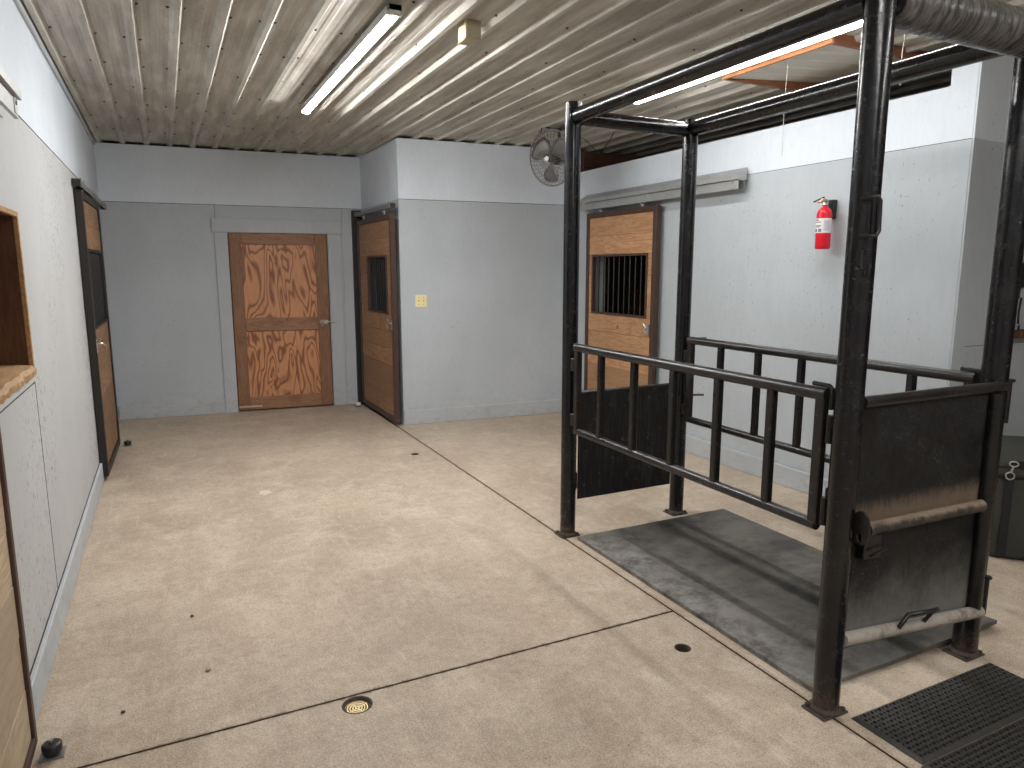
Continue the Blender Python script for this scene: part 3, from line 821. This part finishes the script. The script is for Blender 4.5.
# ------------------------------------------------------------------ floor drains
def drain_grate():
    x, y, r = DRAINS[0]
    t = thing('floor_drain', 'round brassy slotted floor drain on the cross joint, near the front', 'drain', (x, y, 0))
    b = MB(); b.lathe([(r - .001, -.095), (r - .001, -.001), (r - .004, .0005), (r - .010, -.003), (r - .011, -.018), (r - .0115, -.020)], 32); b.build('rim', M['rust'], t)
    g = MB()
    for rr in (.007, .0170, .027, .037, .0470):
        g.lathe([(rr - .0024, -.016), (rr - .0024, -.012), (rr + .0024, -.012), (rr + .0024, -.016), (rr - .0024, -.016)], 36, smooth=False)
    for k in range(4):
        a = PI * k / 4 + .2; g.box((.004, -.0018, -.017), (.047, .0018, -.0125), mat=Matrix.Rotation(a * 2, 4, 'Z'))
    g.build('grate', M['brass'], t)
    b = MB(); b.disc(r - .002, -.09, 32); b.build('sump', M['hole'], t)
drain_grate()
for i, lab in ((1, 'open dark floor drain hole beside the stall mat'), (2, 'small floor drain near the far wall corner')):
    x, y, r = DRAINS[i]
    t = thing('floor_drain', lab, 'drain', (x, y, 0))
    b = MB(); b.lathe([(r - .0005, -.095), (r - .0005, -.0005), (r - .002, .0006), (r - .006, -.002), (r - .008, -.03), (r - .008, -.095)], 28); b.build('rim', M['hole'] if i == 2 else M['rust'], t)
    b = MB(); b.disc(r - .002, -.085, 28); b.build('sump', M['hole'], t)

# ------------------------------------------------------------------ crumbs of dirt on the floor
for lab, (x, y), sz in (('small dark dirt crumb on the floor nearest the cross joint at lower left', (-.245, 2.73), .0075),
                        ('small pale dirt crumb on the floor between the two dark ones', (.05, 2.89), .010),
                        ('small dark dirt crumb on the floor farthest from the cross joint', (.007, 3.407), .008)):
    b = bmesh.new(); bmesh.ops.create_icosphere(b, subdivisions=2, radius=sz)
    for v in b.verts: v.co *= 1 + .5 * mnoise.noise(v.co * 160 + V((x * 50, y * 30, 0))); v.co.z *= .55
    zmin = min(v.co.z for v in b.verts)
    for v in b.verts: v.co.z -= zmin
    o = MB().bm(b, True).build('dirt_crumb', M['rust'] if 'dark' in lab[:12] else M['cord']); o.location = (x, y, .0004); tag(o, lab, 'dirt')

# ------------------------------------------------------------------ the stocks
ST = thing('horse_stocks', 'black steel pipe horse stocks with hinged gates standing on the concrete floor', 'stocks', (2.5, 2.58, 0))
O = V((2.5, 2.58, 0))
class SMB(MB):
    """builder whose coordinates are given in the room frame"""
    def build(s, name, mats, parent=None, mat=None):
        s.v = [v - O for v in s.v]; return MB.build(s, name, mats, parent, mat)
A, B, C_, D = (2.108, 3.53), (2.955, 3.55), (2.075, 1.615), (2.925, 1.63)
R_ = .051
LAB = {}
for nm, (x, y), zt, rr in (('A', A, 2.512, .046), ('B', B, 2.50, .046), ('C', C_, 2.56, .0465), ('D', D, 2.50, .048)):
    sgn = 1 if nm in 'AB' else -1
    p = SMB().tube([(x, y, .010), (x, y, zt)], rr, 28)
    po = p.build('post', M['pipe'], ST)
    bp = SMB().box((x - .066, y - .052, 0.0005), (x + .060, y + .052, .008), .002, mat=None)
    for dx, dy in ((-.050, -.038), (.046, -.038), (-.050, .038), (.046, .038)):
        m = Matrix.Translation((x + dx, y + dy, .012))
        bp.lathe([(.009, -.002), (.009, .007), (.0, .007)], 6, mat=m, smooth=False); bp.tube([(x + dx, y + dy, .014), (x + dx, y + dy, .021)], .004, 8)
    # weld fillet
    bp.lathe([(rr + .010, 0), (rr + .004, .006), (rr, .012)], 28, mat=Matrix.Translation((x, y, .012)))
    bp.build('base_plate', M['rust'], po)
zb = 2.432; rb = .045
def between(p, q, r1, z):
    a = V((*p, z)); b = V((*q, z)); d = (b - a).normalized(); return a + d * r1, b - d * r1
for p, q, r, z in ((A, C_, .041, 2.436), (B, D, .044, 2.447), (A, B, .042, 2.440)):
    a, b = between(p, q, .035, z)
    bmn = SMB().tube([a, b], r, 28).tube([a + (b - a).normalized() * .012, a + (b - a).normalized() * .020], r + .006, 28).build('top_rail', M['pipe'], ST)
a, b = between(C_, D, .035, 2.436)
cd = SMB().tube([a, b], .045, 28).build('top_rail', M['pipe'], ST)
w = SMB(); n = 44; L = 90; vs = []; fs = []
for i in range(L + 1):
    u = i / L; x = a.x + .03 + (b.x - a.x - .05) * u
    for k in range(n):
        th = 2 * PI * k / n
        r = .074 + .003 * mnoise.noise((x * 22 + 1.6 * math.sin(th), th * .8, 0)) + .0022 * math.sin(x * 150 + th * 1.0 + 2 * mnoise.noise((x * 6, 0, 3))) * .6
        if u < .05: r *= .70 + 6 * u
        vs.append((x, a.y + r * math.cos(th), 2.436 + r * math.sin(th)))
for i in range(L):
    for k in range(n): fs.append([i * n + k, i * n + (k + 1) % n, (i + 1) * n + (k + 1) % n, (i + 1) * n + k])
w.add(vs, fs, True); w.add(vs[:n], [list(range(n))]); w.add(vs[-n:], [list(range(n))])
wo = w.build('plastic_wrap', M['wrap'], cd); wo['label'] = 'dusty clear-wrapped padding around the front top pipe'
# staple handle and weld scars on the near post
hb = SMB().tube([(2.030, 1.590, 1.825), (2.028, 1.556, 1.828), (2.048, 1.546, 1.828), (2.058, 1.546, 1.815), (2.062, 1.546, 1.72), (2.050, 1.546, 1.706), (2.032, 1.556, 1.706), (2.034, 1.590, 1.706)], .007, 10)
hb.build('post_staple', M['rail_rust'], ST)
for q0, q1 in (((2.032, 1.574, 1.60), (2.042, 1.584, 1.665)), ((2.040, 1.570, 1.655), (2.058, 1.580, 1.663)), ((2.056, 1.566, 1.575), (2.068, 1.576, 1.62)), ((2.044, 1.570, 1.58), (2.052, 1.578, 1.60))):
    SMB().box(q0, q1, .003).build('weld_scar', M['rail_rust'], ST)

def side_gate(x, y0, y1, zt, zb_, bals, label):
    g = SMB()
    g.tube([(x, y0, zt), (x, y1, zt)], .0235, 20).tube([(x, y0 + .008, zb_), (x, y1 - .01, zb_)], .021, 20)
    for y in (y0 + .022, y1 - .022): g.box((x - .018, y - .019, zb_), (x + .018, y + .019, zt), .005)
    go = g.build('side_gate', M['rail_rust'], ST); go['label'] = label
    for y in bals: SMB().box((x - .017, y - .0175, zb_ + .012), (x + .017, y + .0175, zt - .012), .005).build('baluster', M['pipe2'], go)
    # hinges and drop pins
    for z in (zb_ + .06, zt - .12):
        SMB().tube([(x, y0 - .020, z - .05), (x, y0 - .020, z + .05)], .015, 12).box((x - .006, y0 - .048, z - .04), (x + .006, y0 - .012, z + .04), .002).build('hinge', M['pipe2'], go)
    SMB().tube([(x, y0 - .018, zt - .05), (x, y0 - .018, zt + .024), (x - .0, y0 - .006, zt + .032), (x - .002, y0 + .062, zt + .034)], .0085, 10).build('drop_pin', M['blacksteel'], go)
    SMB().tube([(x + .012, y0 - .02, zb_ + .06), (x + .012, y0 - .02, zb_ + .14), (x + .03, y0 - .02, zb_ + .142)], .0085, 10).build('drop_pin', M['blacksteel'], go)
    for z in ((zt - .06, zb_ + .08) if x > 2.5 else ()): SMB().tube([(x + .02, y1 + .018, z - .04), (x + .02, y1 + .018, z + .06), (x + .045, y1 + .012, z + .068), (x + .11, y1 - .03, z + .070)], .007, 10).build('drop_pin', M['blacksteel'], go)
    for z in (zb_ + .06, zt - .10):
        SMB().box((x - .018, y1 - .005, z - .035), (x + .018, y1 + .032, z + .035), .003).build('latch_lug', M['pipe2'], go)
side_gate(2.068, 1.697, 3.395, 1.165, .685, (3.135, 2.838, 2.535, 2.242, 1.948), 'near side gate of six upright bars between two pipes')
side_gate(2.930, 1.702, 3.455, 1.163, .662, (3.17, 2.876, 2.577, 2.275, 1.975), 'far side gate of upright bars between two pipes')

# rear gate: solid sheet between the two far posts
rg = SMB().box((2.165, 3.512, .222), (2.865, 3.522, .880), .002).build('rear_gate', M['rsheet'], ST); rg['label'] = 'scratched solid sheet gate between the two far posts'
f = SMB().tube([(2.150, 3.525, .872), (2.868, 3.525, .872)], .016, 14)
f.build('top_edge', M['rail_rust'], rg)
for z in (.34, .76): SMB().tube([(2.150, 3.524, z - .05), (2.150, 3.524, z + .05)], .014, 12).build('hinge', M['pipe2'], rg)
SMB().tube([(2.872, 3.516, .30), (2.872, 3.516, .40)], .012, 10).build('drop_pin', M['pipe2'], rg)
SMB().box((2.862, 3.506, .80), (2.905, 3.526, .84), .003).build('latch', M['pipe2'], rg)

# front gate: tall solid sheet between the two near posts
yg = 1.602
fg = SMB().box((2.130, yg - .004, .235), (2.900, yg + .004, 1.135), .001).build('front_gate', M['sheet'], ST); fg['label'] = 'tall dusty sheet gate between the two near posts'
SMB().tube([(2.118, yg - .006, 1.150), (2.935, yg - .006, 1.148)], .0215, 20).build('top_pipe', M['rail_rust'], fg)
SMB().tube([(2.868, yg - .020, .235), (2.868, yg - .020, 1.128)], .028, 18).build('stile_pipe', M['pipe2'], fg)
SMB().tube([(2.135, yg - .045, .705), (2.14, yg - .045, .705), (2.800, yg - .045, .692)], .0235, 20).tube([(2.135, yg - .045, .705), (2.165, yg - .045, .705)], .028, 20).build('cross_pipe', M['dustpipe'], fg)
SMB().tube([(2.100, yg - .016, .286), (2.895, yg - .030, .222)], .0245, 20).build('bottom_pipe', M['mudpipe'], fg)
lc = SMB()
mt = Matrix.Translation((2.106, yg - .047, .715)) @ Matrix.Rotation(PI / 2, 4, 'Y')
# half-round latch plate at the left end of the cross pipe, with a slot
n = 26; pl = []
for k in range(n): pl.append((.062 * math.cos(2 * PI * k / n), .036 * math.sin(2 * PI * k / n)))
inner = [(.034 + .016 * math.cos(2 * PI * k / n), .011 * math.sin(2 * PI * k / n)) for k in range(n)]
vs = []
for z in (-.005, .005):
    vs += [(p[0], p[1], z) for p in pl] + [(p[0], p[1], z) for p in inner]
fs = []
for k in range(n):
    k2 = (k + 1) % n
    fs += [[k, k2, n + k2, n + k], [2 * n + k, 3 * n + k, 3 * n + k2, 2 * n + k2], [k, 2 * n + k, 2 * n + k2, k2], [n + k, n + k2, 3 * n + k2, 3 * n + k]]
lc.add(vs, fs, False, mat=mt)
lc.build('latch_plate', M['rail_rust'], fg)
SMB().box((2.145, yg - .040, .585), (2.235, yg - .005, .672), .003).tube([(2.150, yg - .060, .655 - .045), (2.245, yg - .055, .622)], .004, 8).build('latch_box', M['pipe2'], fg)
SMB().tube([(2.375, yg - .040, .278), (2.40, yg - .055, .330), (2.54, yg - .062, .320), (2.565, yg - .062, .319)], .0085, 10).tube([(2.54, yg - .062, .320), (2.52, yg - .042, .272)], .007, 10).build('lift_handle', M['rail_rust'], fg)
SMB().tube([(2.956, yg - .008, 1.00), (2.956, yg - .008, 1.165)], .0145, 14).box((2.938, yg - .012, .995), (2.950, yg + .016, 1.15), .002).tube([(2.956, yg - .008, 1.165), (2.956, yg - .008, 1.175)], .024, 14).box((2.905, yg - .012, 1.04), (2.945, yg - .002, 1.11), .002).build('hinge', M['pipe2'], fg)
SMB().tube([(2.956, yg - .008, .19), (2.956, yg - .008, .345)], .0145, 14).tube([(2.956, yg - .008, .345), (2.956, yg - .008, .353)], .022, 14).box((2.905, yg - .012, .24), (2.945, yg - .002, .31), .002).build('hinge', M['pipe2'], fg)

# ------------------------------------------------------------------ mats
def stall_mat():
    x0, x1, y0, y1 = 2.178, 3.255, 1.71, 3.43
    x0 = 2.118
    b = bmesh.new(); nx, ny = 24, 36; h = .019; gridv = []
    def hh(x, y):
        e = max(0, 1 - (y - y0) / .25) * max(0, (x - 2.5)) * .030            # one corner curls up a little
        return e
    vs = []; 
    for j in range(ny + 1):
        for i in range(nx + 1):
            x = x0 + (x1 - x0) * i / nx; y = y0 + (y1 - y0) * j / ny - (.02 * i / nx if j == 0 else 0)
            vs.append((x + (.003 * mnoise.noise((y * 5, 0, 1)) if i in (0, nx) else 0), y + (.004 * mnoise.noise((x * 6, 3, 1)) if j in (0, ny) else 0), hh(x, y)))
    N = len(vs); fs = []
    top = [(x, y, z + h) for x, y, z in vs]
    idx = lambda i, j: j * (nx + 1) + i
    for j in range(ny):
        for i in range(nx):
            q = [idx(i, j), idx(i + 1, j), idx(i + 1, j + 1), idx(i, j + 1)]
            fs.append([N + k for k in q]); fs.append(q[::-1])
    for i in range(nx):
        for j in (0, ny): fs.append([idx(i, j), idx(i + 1, j), N + idx(i + 1, j), N + idx(i, j)])
    for j in range(ny):
        for i in (0, nx): fs.append([idx(i, j), idx(i, j + 1), N + idx(i, j + 1), N + idx(i, j)])
    o = MB().add([(x, y, z + .0008) for x, y, z in vs + top], fs).build('stall_mat', M['rubber'])
    tag(o, 'dusty black rubber stall mat lying under the stocks', 'mat')
stall_mat()
def perforated_mat(label, x0, x1, y0, y1, lead):
    t = thing('perforated_mat', label, 'mat', (x0, y0, 0.0008)); W = x1 - x0; Dp = y1 - y0
    p = .0195; h = .012; m = .011
    nx = int((W - 2 * m) / p); ny = int((Dp - 2 * m) / p)
    px = (W - 2 * m) / nx; py = (Dp - 2 * m) / ny
    mb = MB(); K = 8
    for j in range(ny):
        for i in range(nx):
            cx = m + (i + .5) * px; cy = m + (j + .5) * py
            rr = .0072 if (i + j) % 2 == 0 else .0048
            sq = []; ho = []
            for k in range(K):
                a = 2 * PI * (k + .5) / K; c, s_ = math.cos(a), math.sin(a); f = .5 / max(abs(c), abs(s_))
                sq.append((cx + c * f * px, cy + s_ * f * py, h)); ho.append((cx + c * rr, cy + s_ * rr, h))
            # add the four square corners by snapping
            lip = [(x, y, h + .0016) for x, y, z in ho]; bot = [(x, y, .001) for x, y, z in ho]
            vs = sq + lip + bot; fs = []
            for k in range(K):
                k2 = (k + 1) % K
                fs += [[k, k2, K + k2, K + k], [K + k, K + k2, 2 * K + k2, 2 * K + k]]
            # corner triangles (square corner between the two snapped points)
            for k, (sx, sy) in ((0, (1, 1)), (2, (-1, 1)), (4, (-1, -1)), (6, (1, -1))):
                vs.append((cx + sx * px / 2, cy + sy * py / 2, h)); fs.append([k, len(vs) - 1, (k + 1) % K])
            # wall of the snapped octagon already lies on the square; done
            mb.add(vs, fs)
    mb.box((m, m, 0), (W - m, Dp - m, .0012))
    mb.build('grid', M['antif'], t)
    e = MB()
    def ramp(a, b, c, d):
        # a,b outer (low), c,d inner (high)
        e.add([(*a, 0), (*b, 0), (*b, .003), (*a, .003), (*d, h), (*c, h), (*d, 0), (*c, 0)], [(0, 1, 2, 3), (3, 2, 4, 5), (0, 3, 5, 7), (1, 6, 4, 2), (7, 5, 4, 6), (0, 7, 6, 1)])
    ramp((0, 0), (0, Dp), (m, m), (m, Dp - m)); ramp((W, 0), (W, Dp), (W - m, m), (W - m, Dp - m))
    ramp((0, Dp), (W, Dp), (m, Dp - m), (W - m, Dp - m)); ramp((0, 0), (W, 0), (m, m), (W - m, m))
    e.build('border', M['antif'], t)
perforated_mat('black perforated rubber mat in front of the stocks, the far one of the two', 2.115, 2.935, 1.266, 1.535, True)
perforated_mat('black perforated rubber mat at the lower right corner, nearer of the two', 2.100, 2.930, .45, 1.262, False)

# ------------------------------------------------------------------ bag and tack at the right edge
def bag():
    d = V((.62, -.78, 0)).normalized(); nrm = V((-d.y, d.x, 0))     # nrm points away from the camera side
    nrm = V((.78, .62, 0)).normalized()
    org = V((4.045, 2.205, 0))
    Mx = Matrix((d.to_4d(), nrm.to_4d(), (0, 0, 1, 0), (0, 0, 0, 1))).transposed(); Mx.col[3] = (*org, 1)
    t = thing('canvas_bag', 'black canvas tote bag on the floor at the right edge behind the stocks', 'bag')
    t.matrix_world = Mx
    L, Wd, H = .62, .30, .49
    b = bmesh.new(); bmesh.ops.create_cube(b, size=1, matrix=Matrix.Translation((L / 2, Wd / 2, H / 2 + .001)) @ Matrix.Diagonal((L, Wd, H, 1)))
    bmesh.ops.bevel(b, geom=list(b.edges), offset=.035, segments=4, affect='EDGES', profile=.5)
    bmesh.ops.subdivide_edges(b, edges=[e for e in b.edges if e.calc_length() > .1], cuts=6, use_grid_fill=True)
    for v in b.verts:
        c = v.co; n = mnoise.noise((c.x * 7, c.y * 7, c.z * 6)) * .010
        s = math.sin(PI * min(1, max(0, c.z / H))) * .012
        c.y += (-1 if c.y < Wd / 2 else 1) * (s + n); c.x += n * .6
        if c.z < .0: c.z = 0
    MB().bm(b, True).build('body', M['canvas'], t)
    # lid: overlapping soft top that rises to the back
    vs = []; fs = []; nx, ny = 10, 8
    for j in range(ny + 1):
        for i in range(nx + 1):
            x = -.006 + (L + .012) * i / nx; v = j / ny
            if v < .3: y = -.016; z = H - .005 + (v / .3) * .085
            else: y = -.016 + (Wd + .03) * (v - .3) / .7; z = H + .08 + .075 * math.sin(PI * (v - .3) / .7 * .5)
            vs.append((x, y + .004 * mnoise.noise((x * 9, v * 4, 1)), z + .006 * mnoise.noise((x * 8, v * 5, 2))))
    N = len(vs)
    for j in range(ny):
        for i in range(nx): q = [j * (nx + 1) + i, j * (nx + 1) + i + 1, (j + 1) * (nx + 1) + i + 1, (j + 1) * (nx + 1) + i]; fs.append(q)
    mb = MB().add(vs, fs, True)
    for e in (0, nx):      # closed ends
        ring = [vs[j * (nx + 1) + e] for j in range(ny + 1)] + [(vs[e][0], Wd + .0, H - .02)]
        mb.add(ring, [list(range(len(ring)))])
    mb.build('lid', M['canvas'], t)
    MB().box((.005, -.020, H - .012), (L - .005, -.012, H + .004), .003).tube([(.0, -.018, H + .045), (.2, -.021, H + .05), (L, -.019, H + .04)], .004, 8).build('piping', M['strap'], t)
    s = MB()
    s.box((.055, -.018, .03), (.095, -.011, H - .01), .002)
    s.box((.075, -.024, H + .055), (.34, -.018, H + .085), .002, mat=Matrix.Translation((0, 0, 0)))
    s.build('strap', M['strap'], t)
    c = MB()
    def ring(cx, cz, rx, rz, r=.004): c.tube([(cx + rx * math.cos(2 * PI * k / 18), -.026, cz + rz * math.sin(2 * PI * k / 18)) for k in range(18)], r, 8, closed=True)
    ring(.085, H + .066, .020, .014); ring(.073, H - .002, .020, .020)
    c.tube([(.083, -.026, H + .05), (.076, -.028, H + .018)], .006, 8)
    c.build('snap_clip', M['chrome'], t)
bag()
def tack():
    t = thing('tack_hook', 'wooden peg block with hook on the grey wall at the right edge', 'hook', (4.66, 2.53, 1.20))
    MB().box((-.02, -.075, -.012), (.35, 0, .035), .008).build('peg_block', M['liner'], t)
    MB().tube([(-.02, -.05, .035), (-.02, -.05, .06), (-.035, -.06, .065)], .006, 8).build('hook', M['blacksteel'], t)
    t = thing('hanging_halter', 'black strap halter hanging on the wall at the far right edge', 'halter', (4.66, 2.53, 1.50))
    b = MB().box((-.055, -.03, .06), (.2, -.006, .14), .006).box((-.03, -.026, .14), (-.012, -.012, .20), .003).box((-.065, -.03, -.08), (.0, -.006, .03), .006)
    b.box((-.025, -.02, -.01), (.15, -.012, .07), .003)
    b.build('strap', M['strap'], t)
    MB().tube([(-.03, -.02, -.08), (-.05, -.03, -.16), (-.06, -.04, -.225)], .006, 8).tube([(.03, -.02, -.07), (.0, -.03, -.17), (-.02, -.045, -.225)], .006, 8).build('lead', M['strap'], t)
    MB().tube([(.0, 0, .19), (.0, -.03, .19), (.0, -.035, .2)], .006, 8).build('nail', M['galv'], t)
tack()

# ------------------------------------------------------------------ camera, world, colour
yaw, pitch = math.radians(26.1), math.radians(9.25)
fwd = V((math.sin(yaw) * math.cos(pitch), math.cos(yaw) * math.cos(pitch), -math.sin(pitch)))
cam = bpy.data.cameras.new('camera'); co = bpy.data.objects.new('camera', cam); COL.objects.link(co)
co.location = (0, 0, 1.6); co.rotation_euler = fwd.to_track_quat('-Z', 'Y').to_euler()
cam.sensor_fit = 'HORIZONTAL'; cam.sensor_width = 36; cam.lens = 703 / 1024 * 36; cam.clip_start = .02
SC.camera = co
w = bpy.data.worlds.new('world'); SC.world = w; w.use_nodes = True
bg = w.node_tree.nodes.get('Background')
if bg: bg.inputs[0].default_value = (.6, .7, .8, 1); bg.inputs[1].default_value = 0.02
SC.view_settings.view_transform = 'Standard'; SC.view_settings.look = 'None'
SC.view_settings.gamma = 1.0; SC.view_settings.use_curve_mapping = False
SC.view_settings.exposure = 1.15
